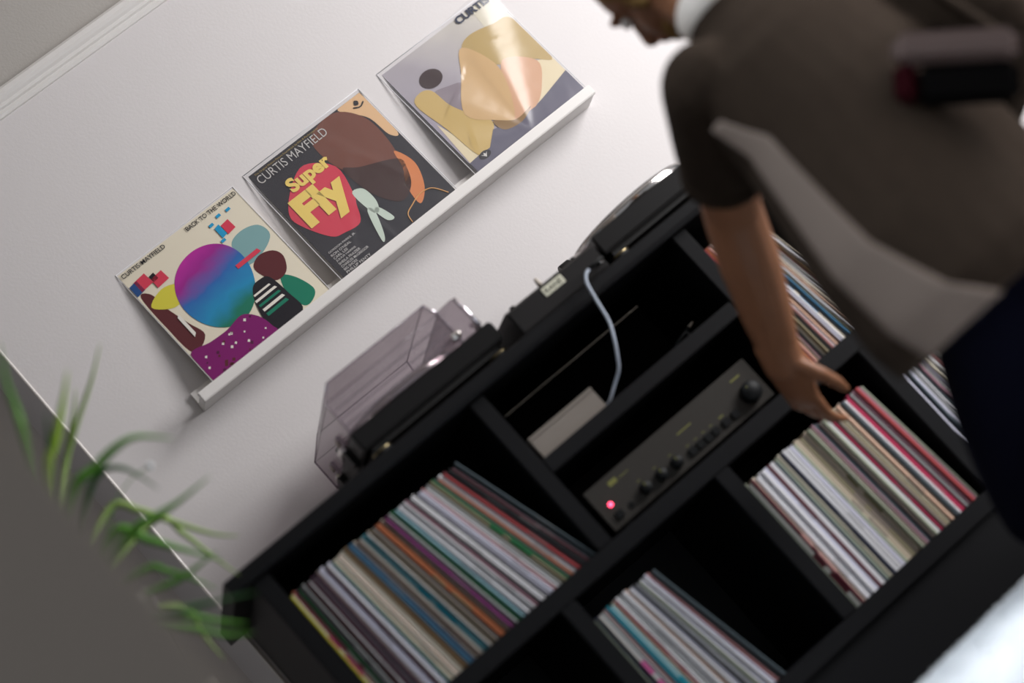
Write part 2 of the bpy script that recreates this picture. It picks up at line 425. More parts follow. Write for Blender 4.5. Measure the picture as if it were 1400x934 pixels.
obj('button', MB().box(0.331, 0.347, AY - 0.006, AY, 0.596, 0.612), 'knob_black', amp, bevel=0.001)
obj('headphone_socket', MB().lathe([(0.0065, 0), (0.0065, -0.002), (0.003, -0.002), (0.003, 0.0)], (0.369, AY, 0.603), 'y', 16), 'knob_black', amp)
for x in (0.532, 0.553, 0.574, 0.594, 0.622, 0.647):
    obj('button', MB().box(x - 0.008, x + 0.008, AY - 0.006, AY, 0.5955, 0.6115), 'knob_black', amp, bevel=0.001)
mk = MB()
for x0, x1, z0, z1 in ((0.361, 0.381, 0.6545, 0.6645), (0.531, 0.568, 0.646, 0.6485), (0.684, 0.708, 0.655, 0.6585), (0.386, 0.410, 0.657, 0.6585),
                       (0.407, 0.415, 0.628, 0.6295), (0.448, 0.456, 0.627, 0.6285), (0.488, 0.496, 0.626, 0.6275), (0.528, 0.536, 0.6175, 0.619), (0.549, 0.557, 0.6175, 0.619), (0.57, 0.578, 0.6175, 0.619), (0.59, 0.598, 0.6175, 0.619), (0.616, 0.628, 0.617, 0.6195)):
    mk.box(x0, x1, AY - 0.0004, AY + 0.0002, z0, z1)
obj('panel_markings', mk, 'amp_print', amp)
for x in (0.345, 0.70):
    for y in (-0.41, -0.18):
        obj('foot', MB().lathe([(0.014, 0.0), (0.016, 0.011)], (x, y, ZR1), 'z', 14), 'rubber', amp)

# ---------------------------------------------------------------- things in the slot above the amplifier
SZ = 0.776
deck = thing('slim_audio_component', 'slim black audio component at the back of the slot above the amplifier', 'audio component', (0.484, -0.3, SZ))
obj('case', MB().box(0.308, 0.660, -0.415, -0.10, SZ + 0.006, 0.892), 'component_black', deck, bevel=0.0015)
obj('painted_glint', MB().box(0.308, 0.660, -0.4165, -0.413, 0.8915, 0.8925), 'glint_tone', deck)  # thin strip coloured as a glint along the case's upper edge
for x in (0.34, 0.63): obj('foot', MB().lathe([(0.01, 0), (0.01, 0.007)], (x, -0.38, SZ), 'z', 12), 'rubber', deck)
for x in (0.34, 0.63): obj('foot', MB().lathe([(0.01, 0), (0.01, 0.007)], (x, -0.14, SZ), 'z', 12), 'rubber', deck)
gb = thing('small_box', 'low beige grey box with plain front standing above the amplifier', 'box', (0.38, -0.445, SZ))
obj('body', MB().box(0.299, 0.462, -0.455, -0.42, SZ, 0.8175), 'greige_box', gb, bevel=0.0012)
obj('lid', MB().box(0.2985, 0.4625, -0.456, -0.42, 0.8178, 0.8255), 'greige_box', gb, bevel=0.0012)
st = thing('stylus_brush', 'thin dark stylus brush with pale tip lying on the slot shelf', 'brush', (0.69, -0.40, SZ))
obj('handle', MB().tube([(0.648, -0.40, 0.781), (0.69, -0.40, 0.7905), (0.715, -0.40, 0.796)], [0.003, 0.0036, 0.0032]), 'knob_black', st)
obj('tip', MB().tube([(0.715, -0.40, 0.796), (0.729, -0.40, 0.7995)], [0.0036, 0.002]), 'edge_glint', st)
obj('rest', MB().box(0.70, 0.706, -0.407, -0.393, SZ, 0.791), 'knob_black', st)

# ---------------------------------------------------------------- mixer, its cable
TOPZ = 0.978
mx = thing('dj_mixer', 'black mixer with cream name tag between the two turntables', 'mixer', (0.537, -0.36, TOPZ))
obj('case', MB().prism([(-0.486, 0.979), (-0.486, 1.030), (-0.478, 1.036), (-0.16, 1.044), (-0.16, 0.979)], 'x', 0.424, 0.649), 'black_metal', mx, bevel=0.0012)
obj('front_plate', MB().box(0.428, 0.645, -0.4885, -0.486, 0.983, 1.029), 'black_metal', mx)
plate = obj('name_tag', MB().box(0.5085, 0.5595, -0.4905, -0.4885, 1.009, 1.0275), 'tag_cream', mx, bevel=0.0006)
lettering('RANE', 'tag_ink', plate, (0.513, -0.4907, 1.0125), (1, 0, 0), (0, 0, 1), 0.042, 0.0115, bold=0.015)
obj('fader_knob', MB().lathe([(0.006, 0), (0.005, 0.012), (0.0035, 0.02), (0.0005, 0.021)], (0.525, -0.46, 1.036), 'z', 14), 'edge_glint', mx)
for x, y in ((0.46, -0.43), (0.50, -0.40), (0.58, -0.40), (0.62, -0.43), (0.46, -0.30), (0.54, -0.30), (0.62, -0.30)):
    obj('control_knob', MB().lathe([(0.007, 0), (0.0055, 0.009), (0.0005, 0.0095)], (x, y, 1.0385 + (y + .43) * .025), 'z', 12), 'knob_black', mx)
obj('socket', MB().lathe([(0.006, 0), (0.006, -0.004), (0.0008, -0.004)], (0.640, -0.4885, 0.9975), 'y', 14), 'chrome', mx)
cb = thing('headphone_cable', 'pale grey cable plugged into the mixer front and hanging into the slot', 'cable', (0.60, -0.50, 0.95))
cpts = [(0.600, -0.5205, 0.9935), (0.588, -0.522, 0.9895), (0.5775, -0.522, 0.977), (0.5725, -0.520, 0.958), (0.568, -0.515, 0.930), (0.5625, -0.507, 0.893), (0.5485, -0.503, 0.862), (0.535, -0.492, 0.836), (0.523, -0.474, 0.814), (0.502, -0.455, 0.798), (0.478, -0.440, 0.782), (0.47, -0.425, 0.7795)]
obj('cord', MB().tube(spline(cpts, 6), 0.0031, 10), 'white_cable', cb)
obj('plug', MB().tube([(0.640, -0.493, 0.9975), (0.637, -0.512, 0.9965), (0.630, -0.519, 0.9955), (0.614, -0.5205, 0.9945), (0.598, -0.5205, 0.9935)], [0.0036, 0.0042, 0.0042, 0.004, 0.0033], 12), 'knob_black', cb)
obj('collar', MB().tube([(0.643, -0.4935, 0.9977), (0.641, -0.4985, 0.9975)], 0.0048, 12), 'chrome', cb)

# ---------------------------------------------------------------- turntables (turned so that their narrow side faces out)
def turntable(xl, label, cover):
    t = thing('turntable', label, 'turntable', (xl + 0.177, -0.25, TOPZ), 'turntables on the cabinet')
    x0, x1, y0, y1 = xl, xl + 0.355, -0.474, -0.045
    obj('plinth', MB().box(x0, x1, y0, y1, 1.003, 1.0475), 'black_plastic', t, bevel=0.004, seg=3)
    obj('base', MB().box(x0 + 0.018, x1 - 0.018, y0 + 0.016, y1 - 0.016, 0.992, 1.004), 'rubber', t)
    for x in (x0 + 0.034, x1 - 0.024):
        for y in (y0 + 0.035, y1 - 0.04):
            f = obj('foot', MB().lathe([(0.020, 0.0), (0.021, 0.006), (0.0195, 0.014), (0.013, 0.016), (0.013, 0.026)], (x, y, TOPZ), 'z', 24), 'rubber', t)
            obj('ring', MB().lathe([(0.0205, 0.0), (0.0222, 0.0006), (0.0222, 0.0032), (0.0205, 0.0038)], (x, y, TOPZ + 0.0092), 'z', 28), 'gold_ring', f)
            obj('cap', MB().lathe([(0.0165, 0.0), (0.0172, 0.002), (0.0150, 0.0045)], (x, y, TOPZ + 0.0145), 'z', 24), 'chrome', f)
    pc = (xl + 0.165, -0.285)
    obj('platter', MB().lathe([(0.150, 0.0), (0.1655, 0.003), (0.1665, 0.006), (0.1665, 0.0165), (0.165, 0.0185), (0.155, 0.019)], (pc[0], pc[1], 1.0475), 'z', 72), 'chrome', t)
    obj('slipmat', MB().lathe([(0.148, 0.0), (0.148, 0.003)], (pc[0], pc[1], 1.0668), 'z', 48), 'rubber', t)
    d = obj('vinyl_disc', MB().lathe([(0.150, 0), (0.151, 0.0008), (0.150, 0.0016), (0.055, 0.0013), (0.05, 0.0016)], (pc[0], pc[1], 1.070), 'z', 64), 'disc_vinyl', t)
    obj('paper_label', MB().lathe([(0.05, 0), (0.05, 0.0004)], (pc[0], pc[1], 1.0718), 'z', 32), 'tag_cream', d)
    obj('spindle', MB().lathe([(0.0035, 0), (0.0035, 0.014), (0.001, 0.0155)], (pc[0], pc[1], 1.070), 'z', 12), 'chrome', t)
    # tonearm runs along the far side
    ta = obj('tonearm', MB().tube(spline([(xl + 0.075, -0.085, 1.094), (xl + 0.16, -0.080, 1.092), (xl + 0.24, -0.088, 1.089), (xl + 0.285, -0.125, 1.083), (xl + 0.30, -0.155, 1.078)], 5), 0.0045, 10), 'chrome', t)
    obj('counterweight', MB().lathe([(0.015, 0), (0.016, 0.003), (0.016, 0.024), (0.015, 0.027)], (xl + 0.045, -0.0855, 1.094), 'x', 20), 'black_plastic', ta)
    obj('headshell', MB().box(xl + 0.292, xl + 0.312, -0.180, -0.150, 1.0735, 1.0785), 'black_plastic', ta)
    obj('tonearm_base', MB().lathe([(0.034, 0), (0.034, 0.012), (0.02, 0.016), (0.014, 0.046)], (xl + 0.085, -0.085, 1.0475), 'z', 24), 'black_plastic', t)
    obj('target_light', MB().lathe([(0.007, 0), (0.007, 0.020), (0.0055, 0.024)], (xl + 0.338, -0.44, 1.0475), 'z', 16), 'chrome', t)
    obj('start_button', MB().box(xl + 0.315, xl + 0.346, -0.405, -0.374, 1.0475, 1.0505), 'chrome', t, bevel=0.001)
    for k in range(2):
        yy = -0.17 - 0.19 * k
        h = obj('hinge', MB().box(xl - 0.010, xl + 0.001, yy - 0.02, yy + 0.02, 1.008, 1.046), 'black_plastic', t, bevel=0.003)
        obj('hinge_pin', MB().tube([(xl - 0.008, yy - 0.022, 1.046), (xl - 0.008, yy + 0.022, 1.046)], 0.004, 10), 'chrome', h)
    if cover:
        # smoked lid: straight skirt, sloping shoulders, flat top, lower box on the right
        xa, xb = xl + 0.004, 0.328
        ya, yb = -0.472, -0.048
        zb, zs, zt = 1.0495, 1.121, 1.157
        ins = 0.036
        lo = [(xa, ya), (xb, ya), (xb, yb), (xa, yb)]
        hi = [(xa + ins, ya + ins * .8), (xb - 0.004, ya + ins * .8), (xb - 0.004, yb - ins), (xa + ins, yb - ins)]
        B = MB(); th = 0.003
        def shell(lo_, hi_, zb_, zs_, zt_):
            V = [(x, y, zb_) for x, y in lo_] + [(x, y, zs_) for x, y in lo_] + [(x, y, zt_) for x, y in hi_]
            F = []
            for r in (0, 4):
                for i in range(4): F.append((r + i, r + (i + 1) % 4, r + 4 + (i + 1) % 4, r + 4 + i))
            F.append((8, 9, 10, 11))
            return V, F
        V, F = shell(lo, hi, zb, zs, zt)
        c = Vector((sum(p[0] for p in V) / 12, sum(p[1] for p in V) / 12, 1.10))
        V2 = []
        for p in V:
            d_ = Vector(p); q = d_.copy()
            q.x += th if p[0] < c.x else -th; q.y += th if p[1] < c.y else -th
            if p[2] > 1.15: q.z -= th
            V2.append(q)
        n = len(V)
        B.add(V, F)
        lid = obj('dust_cover', B, 'smoked_cover', t)
        sh = MB()
        for i in range(4): sh.tube([V[i], V[i + 4], V[i + 8]], 0.0022, 6)
        for i in range(4):
            sh.tube([V[4 + i], V[4 + (i + 1) % 4]], 0.0013, 6); sh.tube([V[8 + i], V[8 + (i + 1) % 4]], 0.0016, 6)
            sh.tube([V[i], V[(i + 1) % 4]], 0.0016, 6)
        obj('lid_edge', sh, 'smoked_edge', lid)
        # raised ribs along the front of the lid
        for z in (1.062, 1.078, 1.098):
            obj('rib', MB().box(xa + 0.004, xb - 0.008, ya - 0.0022, ya, z, z + 0.0035), 'smoked_edge', lid)
        bx = MB(); x2, x3 = 0.3295, 0.379
        bx.prism([(x2, 1.0495), (x2, 1.1225), (x2 + 0.004, 1.1265), (x3 - 0.008, 1.1285), (x3 - 0.002, 1.124), (x3, 1.0495)], 'y', ya + 0.006, yb - 0.02)
        low = obj('lid_front_box', bx, 'smoked_cover', lid, bevel=0.0015)
        obj('lid_front_gleam', MB().tube([(x3 - 0.0015, ya + 0.006, 1.053), (x3 - 0.0028, ya + 0.006, 1.09), (x3 - 0.0048, ya + 0.006, 1.1255)], 0.0042, 16), 'gleam_metal', low)  # metal tube added to give the clear lid edge a bright gleam
        obj('lid_corner_gleam', MB().tube([(xb - 0.0008, ya + 0.004, 1.126), (xb - 0.0038, ya + 0.027, 1.1565)], 0.0030, 14), 'gleam_metal', lid)  # second added tube, for the gleam at the lid corner
        obj('lid_seam', MB().box(xb - 0.003, xb + 0.0012, ya - 0.0015, ya + 0.004, 1.068, 1.125), 'smoked_edge', lid, bevel=0.0008)
        obj('lid_handle', MB().lathe([(0.0075, 0), (0.0085, 0.002), (0.0085, 0.018), (0.007, 0.021), (0.001, 0.0215)], (0.312, ya - 0.0095, 1.0635), 'x', 20), 'chrome', lid)
        obj('lid_latch', MB().lathe([(0.005, 0), (0.006, 0.002), (0.006, 0.010), (0.004, 0.013)], (0.3805, -0.40, 1.074), 'x', 14), 'gleam_metal', lid)
        for yy in (-0.36, -0.17):
            hg = obj('lid_hinge', MB().box(xa - 0.007, xa - 0.0005, yy - 0.024, yy + 0.024, 1.050, 1.079), 'smoked_edge', lid, bevel=0.004)
            obj('hinge_screw', MB().lathe([(0.0075, 0), (0.0075, -0.003), (0.001, -0.004)], (xa - 0.007, yy, 1.066), 'x', 14), 'edge_glint', hg)
    return t
turntable(0.041, 'black turntable under a smoked clear dust cover left of the mixer', True)
turntable(0.662, 'uncovered black turntable with bare silver platter right of the mixer', False)

# ---------------------------------------------------------------- picture ledge with the three sleeves
led = thing('picture_ledge', 'long narrow white picture ledge on the wall holding three record sleeves', 'shelf', (0.5, 0, 1.357))
LZ = 1.377
obj('shelf_board', MB().box(-0.050, 1.046, -0.070, -0.0005, 1.3585, LZ), 'ledge_paint', led, bevel=0.001)
obj('front_lip', MB().box(-0.051, 1.047, -0.082, -0.0702, 1.3565, 1.3805), 'ledge_paint', led, bevel=0.0018)
obj('back_rail', MB().box(-0.050, 1.046, -0.012, -0.0005, LZ, 1.405), 'ledge_paint', led, bevel=0.001)

SW = 0.315
AL = math.asin(0.0364 / 0.315)
UP = Vector((0, math.sin(AL), math.cos(AL)))
NF = Vector((0, -math.cos(AL), math.sin(AL)))      # out of the cover, towards the room
UX = Vector((1, 0, 0))
def P2(x0, u, v, lift=0.0):
    return Vector((x0, -0.0364, 1.39)) + UX * (u * SW) + UP * (v * SW) + NF * lift

def flat(name, x0, uv, m_, parent, lift, smooth=True, th=0.00012):
    """a printed patch: thin closed shape lying on the cover"""
    pts = [Vector((min(max(a, 0.002), .998), min(max(b, -.02), .998), 0)) for a, b in uv]
    if smooth: pts = spline(pts, 5, True)
    n = len(pts)
    B = MB(); V = [P2(x0, min(max(p.x, .001), .999), min(max(p.y, -.025), .999), lift) for p in pts]
    B.add(V, [tuple(range(n))])
    return obj(name, B, m_, parent)

def board(x0, m_front, m_side, parent, thick=0.004):
    lo, hi = -0.034, 1.0
    B = MB()
    c = [(0, lo), (1, lo), (1, hi), (0, hi)]
    V = [P2(x0, u, v, 0) for u, v in c] + [P2(x0, u, v, -thick) for u, v in c]
    B.add(V, [(0, 1, 2, 3)], 0)
    B.add(V, [(4, 7, 6, 5), (0, 4, 5, 1), (1, 5, 6, 2), (2, 6, 7, 3), (3, 7, 4, 0)], 1)
    return obj('cover', B, [m_front, m_side], parent)

def outer_sleeve(x0, parent, folds, margin=0.026):
    """clear plastic outer sleeve: one wavy sheet over the front, with a seam round the border"""
    nx, ny = 72, 72; B = MB(); V = []
    lo_u, hi_u, lo_v, hi_v = -margin, 1 + margin * .4, -0.02, 1 + margin
    for j in range(ny + 1):
        for i in range(nx + 1):
            u = lerp(lo_u, hi_u, i / nx); v = lerp(lo_v, hi_v, j / ny)
            h = 0.0034 + 0.0004 * math.sin(u * 11 + v * 5) * math.sin(v * 9)
            for (ua, va, ub, vb, w0, w1, amp_) in folds:
                d = Vector((ub - ua, vb - va)); L = d.length; d /= L
                q = Vector((u - ua, v - va)); s_ = q.dot(d) / L
                if s_ < -.02 or s_ > 1.3: continue
                wd = lerp(w0, w1, max(0, s_)); e = q.x * d.y - q.y * d.x
                h += amp_ * wd * SW * math.exp(-(e / wd) ** 2) * min(1, max(0, s_ * 8 + .2))
            V.append(P2(x0, u, v, h))
    F = [(j * (nx + 1) + i, j * (nx + 1) + i + 1, (j + 1) * (nx + 1) + i + 1, (j + 1) * (nx + 1) + i) for j in range(ny) for i in range(nx)]
    B.add(V, F, 0, True)
    s = obj('plastic_sleeve', B, 'clear_sleeve', parent)
    e = MB()
    cs = [(lo_u, lo_v), (lo_u, hi_v), (hi_u, hi_v), (hi_u, lo_v)]
    for a, b in zip(cs[:-1], cs[1:]): e.tube([P2(x0, *a, .0012), P2(x0, *b, .0012)], 0.0011, 6)
    obj('sleeve_seam', e, 'seam_plastic', s)
    return s

def ink(name, col, rough=0.42): return mat(name, col, rough, spec=0.35)
def ramp_ink(name, stops, direction):
    """print that fades between colours along a fixed direction of the cover (object space)"""
    M = bpy.data.materials.new(name); M.use_nodes = True; nt = M.node_tree; b = nt.nodes['Principled BSDF']
    b.inputs['Roughness'].default_value = 0.42; b.inputs['Specular IOR Level'].default_value = .35
    tc = nt.nodes.new('ShaderNodeTexCoord'); dp = nt.nodes.new('ShaderNodeVectorMath'); dp.operation = 'DOT_PRODUCT'
    dp.inputs[1].default_value = direction
    nz = nt.nodes.new('ShaderNodeTexNoise'); nz.inputs['Scale'].default_value = 18
    ad = nt.nodes.new('ShaderNodeMath'); ad.operation = 'MULTIPLY_ADD'; ad.inputs[1].default_value = 0.16
    cr = nt.nodes.new('ShaderNodeValToRGB')
    els = cr.color_ramp.elements
    while len(els) < len(stops): els.new(0.5)
    for e, (p, c) in zip(els, stops): e.position = p; e.color = (*c, 1)
    nt.links.new(tc.outputs['Object'], dp.inputs[0]); nt.links.new(tc.outputs['Object'], nz.inputs['Vector'])
    nt.links.new(nz.outputs['Fac'], ad.inputs[0]); nt.links.new(dp.outputs['Value'], ad.inputs[2])
    nt.links.new(ad.outputs[0], cr.inputs[0]); nt.links.new(cr.outputs[0], b.inputs['Base Color'])
    MATS[name] = M
ink('ink_cream', (0.72, 0.66, 0.53)); ink('ink_edge', (0.60, 0.50, 0.36)); ink('ink_maroon', (0.10, 0.022, 0.026)); ink('ink_teal', (0.20, 0.36, 0.37))
ink('ink_yellow', (0.62, 0.56, 0.06)); ink('ink_black', (0.014, 0.013, 0.018)); ink('ink_dgreen', (0.012, 0.18, 0.11)); ink('ink_red', (0.62, 0.05, 0.09))
ink('ink_inkblue', (0.025, 0.035, 0.07)); ink('ink_navy', (0.02, 0.07, 0.22)); ink('ink_skyblue', (0.02, 0.30, 0.55)); ink('ink_white', (0.74, 0.71, 0.65)); ink('ink_purple', (0.19, 0.010, 0.13)); ink('ink_plum', (0.08, 0.012, 0.05))
ink('ink_peach', (0.76, 0.49, 0.27)); ink('ink_brown', (0.17, 0.055, 0.035)); ink('ink_dbrown', (0.045, 0.016, 0.014)); ink('ink_glow', (0.68, 0.23, 0.08)); ink('ink_pinkred', (0.66, 0.045, 0.085))
ink('ink_mint', (0.60, 0.70, 0.60)); ink('ink_gold', (0.72, 0.36, 0.12)); ink('ink_lemon', (0.86, 0.64, 0.16)); ink('ink_night', (0.020, 0.019, 0.027)); ink('ink_print', (0.60, 0.58, 0.56)); ink('ink_amber', (0.42, 0.30, 0.08))
ink('ink_olive', (0.47, 0.34, 0.14)); ink('ink_tan', (0.60, 0.40, 0.20)); ink('ink_apricot', (0.62, 0.36, 0.22)); ink('ink_mustard', (0.56, 0.40, 0.15)); ink('ink_umber', (0.045, 0.026, 0.028)); ink('ink_lilac', (0.26, 0.22, 0.25))
ink('ink_pale', (0.72, 0.62, 0.42)); ink('ink_slate', (0.105, 0.10, 0.145)); ink('ink_haze', (0.66, 0.62, 0.50)); ink('ink_shadow', (0.25, 0.15, 0.06))
ramp_ink('ink_rainbow', [(0.0, (0.02, 0.16, 0.08)), (0.40, (0.014, 0.17, 0.11)), (0.52, (0.02, 0.24, 0.46)), (0.68, (0.03, 0.13, 0.40)), (0.82, (0.30, 0.02, 0.24)), (1.0, (0.52, 0.03, 0.34))], (-0.5, 0, 3.2))
ramp_ink('ink_dusk', [(0.0, (0.34, 0.31, 0.38)), (0.45, (0.40, 0.37, 0.40)), (0.8, (0.58, 0.55, 0.50)), (1.0, (0.66, 0.62, 0.50))], (1.9, 0, 1.9))

# first sleeve: cream ground, plain colour fields
r1 = thing('record_sleeve_display', 'cream record sleeve with rainbow colour fields, leftmost on the white ledge', 'record', (0.157, -0.0364, LZ), 'record sleeves displayed on the ledge')
X1 = 0.0
board(X1, 'ink_cream', 'ink_edge', r1, 0.007)
k = 0.0003
flat('printed_patch', X1, [(0.02, .778), (.086, .747), (.10, .60), (.14, .43), (.17, .29), (.03, .24), (.01, .50)], 'ink_maroon', r1, k)
flat('printed_patch', X1, [(.717, .676), (.83, .72), (.95, .68), (.965, .57), (.84, .50), (.70, .50)], 'ink_teal', r1, k)
flat('printed_patch', X1, [(.72, .44), (.80, .50), (.90, .47), (.93, .39), (.87, .29), (.77, .29)], 'ink_maroon', r1, 2 * k)
flat('printed_patch', X1, [(.82, .29), (.89, .22), (.93, .08), (.88, .02), (.80, .02), (.77, .16)], 'ink_dgreen', r1, k)
flat('printed_patch', X1, [(.027, .674), (.16, .735), (.27, .69), (.26, .60), (.14, .575)], 'ink_yellow', r1, 2 * k)
# the big egg-shaped colour field
egg = [(.45 + .27 * math.cos(a) * (1 + .10 * math.sin(a)) + .03 * math.sin(a), .51 + .305 * math.sin(a)) for a in [2 * math.pi * i / 16 for i in range(16)]]
flat('printed_patch', X1, egg, 'ink_rainbow', r1, 3 * k)
flat('printed_patch', X1, [(.62, .34), (.70, .36), (.76, .33), (.78, .16), (.77, .0), (.54, .01), (.55, .20)], 'ink_black', r1, 4 * k)
flat('printed_patch', X1, [(.006, .24), (.16, .225), (.30, .22), (.44, .24), (.52, .16), (.545, .05), (.53, -.02), (.25, -.02), (.006, -.02)], 'ink_purple', r1, 5 * k)
for (u, v, a, b, m_) in ((.04, .84, .035, .05, 'ink_navy'), (.10, .85, .05, .05, 'ink_red'), (.20, .80, .05, .045, 'ink_red'), (.175, .835, .022, .03, 'ink_black'), (.79, .80, .035, .045, 'ink_red'), (.73, .805, .022, .05, 'ink_skyblue'), (.71, .88, .018, .012, 'ink_skyblue'), (.79, .905, .018, .012, 'ink_skyblue'), (.87, .90, .018, .012, 'ink_skyblue'), (.70, .74, .018, .012, 'ink_skyblue'), (.74, .53, .10, .018, 'ink_red'),
                           (.66, .25, .09, .010, 'ink_white'), (.66, .21, .09, .010, 'ink_dgreen'), (.66, .17, .09, .012, 'ink_white'), (.66, .13, .09, .014, 'ink_dgreen'), (.66, .29, .07, .008, 'ink_white'), (.12, .42, .012, .10, 'ink_white')):
    flat('printed_patch', X1, [(u - a, v - b), (u + a, v - b * .8), (u + a * .9, v + b), (u - a, v + b * .8)], m_, r1, 6 * k, False)
rr = random.Random(3)
for i in range(26):
    u = rr.uniform(.03, .50); v = rr.uniform(.0, .20); a = rr.uniform(.008, .016)
    flat('printed_patch', X1, [(u - a, v), (u, v - a * .9), (u + a, v + a * .3), (u, v + a)], rr.choice(['ink_white', 'ink_white', 'ink_plum', 'ink_maroon']), r1, 6 * k, False)
def words(text, m_, par, x0, u, v, wd, ht, bold=0.0, lift=.0021, rot=0.0):
    ud = UX * math.cos(rot) + UP * math.sin(rot); vd = UP * math.cos(rot) - UX * math.sin(rot)
    return lettering(text, m_, par, P2(x0, u, v, lift), ud, vd, wd * SW, ht * SW, bold=bold, depth=0.0)
words('CURTIS MAYFIELD', 'ink_black', r1, X1, .015, .953, .362, .034, .012)
words('BACK TO THE WORLD', 'ink_black', r1, X1, .562, .948, .425, .034, .012)
e = MB()
e.tube([P2(X1, -.006, -.02, .001), P2(X1, -.006, 1.012, .001), P2(X1, 1.004, 1.012, .001), P2(X1, 1.004, -.02, .001)], 0.0009, 6)
obj('sleeve_seam', e, 'seam_plastic', r1)

# second sleeve: near-black ground
X2 = 0.3568
r2 = thing('record_sleeve_display', 'dark record sleeve with yellow lettering on a red field, middle of the white ledge', 'record', (X2 + .157, -0.0364, LZ), 'record sleeves displayed on the ledge')
board(X2, 'ink_night', 'ink_night', r2, 0.004)
flat('printed_patch', X2, [(.80, .998), (.998, .998), (.998, .60), (.94, .62), (.92, .80), (.84, .92)], 'ink_peach', r2, k)
flat('printed_patch', X2, [(.50, .93), (.66, .998), (.80, .97), (.90, .82), (.91, .62), (.87, .42), (.80, .28), (.66, .34), (.56, .52), (.49, .72)], 'ink_brown', r2, 2 * k)
flat('printed_patch', X2, [(.52, .62), (.62, .56), (.86, .44), (.86, .34), (.79, .22), (.66, .18), (.55, .36)], 'ink_dbrown', r2, 3 * k)
flat('printed_patch', X2, [(.88, .50), (.93, .34), (.86, .16), (.75, .08), (.77, .25), (.84, .36)], 'ink_glow', r2, 3 * k)
flat('printed_patch', X2, [(.025, .60), (.16, .74), (.34, .82), (.50, .67), (.46, .44), (.42, .36), (.35, .24), (.22, .25), (.13, .29), (.03, .48)], 'ink_pinkred', r2, 3 * k)
flat('printed_patch', X2, [(.45, .44), (.53, .42), (.54, .30), (.50, .22), (.46, .25)], 'ink_mint', r2, 4 * k)
flat('printed_patch', X2, [(.44, .27), (.48, .24), (.41, .06), (.37, .04)], 'ink_mint', r2, 4 * k)
flat('printed_patch', X2, [(.48, .24), (.52, .24), (.55, .12), (.50, .13)], 'ink_mint', r2, 4 * k)
gl = MB(); gp = spline([P2(X2, u, v, .0012) for u, v in [(.95, .016), (.884, .117), (.79, .135), (.70, .107), (.634, .075), (.617, .007)]], 5)
gl.tube(gp, 0.0014, 6); obj('printed_line', gl, 'ink_gold', r2)
flat('printed_patch', X2, [(.905, .945), (.93, .93), (.945, .955), (.925, .972)], 'ink_black', r2, 4 * k)
flat('printed_line', X2, [(.885, .926), (.93, .905), (.972, .922), (.968, .932), (.93, .915), (.89, .935)], 'ink_black', r2, 4 * k)
words('CURTIS MAYFIELD', 'ink_print', r2, X2, .028, .893, .60, .066, -.004)
words('The Original Motion Picture Soundtrack by Him & Performed by', 'ink_amber', r2, X2, .038, .965, .56, .018)
words('Super', 'ink_lemon', r2, X2, .150, .665, .35, .145, .045, lift=.0024)
words('Fly', 'ink_lemon', r2, X2, .070, .345, .40, .325, .060, lift=.0024)
for i, (tx, wd) in enumerate((('GORDON PARKS, JR.', .235), ("RON O'NEAL", .17), ('CARL LEE', .12), ('JULIUS HARRIS', .17), ('SHEILA FRAZIER', .185), ('CHARLES McGREGOR', .235), ('BIG SHORE', .115), ('PHILLIP FENTY', .21))):
    words(tx, 'ink_print', r2, X2, .036, .192 - .0265 * i, wd, .019, .004)
outer_sleeve(X2, r2, [(.10, .02, .5, .55, .02, .05, .10), (.9, .1, .55, .95, .02, .05, .08), (.45, -.02, .42, .3, .02, .04, .14)])

# third sleeve: dusk-grey ground with warm fields
X3 = 0.7367
r3 = thing('record_sleeve_display', 'glossy record sleeve in tan and lilac fields with a glare streak, right end of ledge', 'record', (X3 + .157, -0.0364, LZ), 'record sleeves displayed on the ledge')
board(X3, 'ink_dusk', 'ink_slate', r3, 0.004)
flat('printed_patch', X3, [(.80, .80), (.998, .77), (.998, .998), (.82, .998)], 'ink_haze', r3, k, False)
flat('printed_patch', X3, [(.03, .46), (.09, .23), (.20, .15), (.20, .06), (.004, .06)], 'ink_pale', r3, k, False)
flat('printed_patch', X3, [(.86, .40), (.998, .33), (.998, .15), (.60, .12), (.76, .28)], 'ink_pale', r3, k, False)
flat('printed_patch', X3, [(.567, .80), (.68, .84), (.86, .80), (.998, .74), (.998, .33), (.88, .41), (.66, .54), (.58, .70)], 'ink_olive', r3, 2 * k)
flat('printed_patch', X3, [(.72, .54), (.90, .38), (.80, .22), (.66, .12), (.46, .11), (.56, .33)], 'ink_apricot', r3, 3 * k)
flat('printed_patch', X3, [(.565, .80), (.66, .56), (.60, .34), (.46, .13), (.37, .21), (.23, .39), (.42, .64)], 'ink_tan', r3, 4 * k)
flat('printed_patch', X3, [(.02, .66), (.10, .72), (.18, .68), (.20, .52), (.25, .40), (.34, .24), (.28, .15), (.18, .08), (.09, .10), (.06, .38)], 'ink_mustard', r3, 3 * k)
flat('printed_patch', X3, [(.17, .65), (.30, .63), (.39, .58), (.32, .47), (.24, .40), (.17, .46)], 'ink_lilac', r3, 2 * k)
flat('printed_patch', X3, [(.24 + .088 * math.cos(a), .755 + .072 * math.sin(a)) for a in [math.pi * i / 5 for i in range(10)]], 'ink_umber', r3, 3 * k)
flat('printed_patch', X3, [(.004, .085), (.09, .09), (.19, .085), (.30, .175), (.47, .125), (.64, .115), (.77, .14), (.998, .19), (.998, -.02), (.004, -.02)], 'ink_slate', r3, 5 * k, False)
flat('printed_patch', X3, [(.345, .225), (.47, .13), (.62, .14), (.50, .09), (.36, .12)], 'ink_shadow', r3, 6 * k)
flat('emblem', X3, [(.126 + .048 * math.cos(a), .066 + .030 * math.sin(a)) for a in [math.pi * i / 6 for i in range(12)]], 'ink_black', r3, 6 * k)
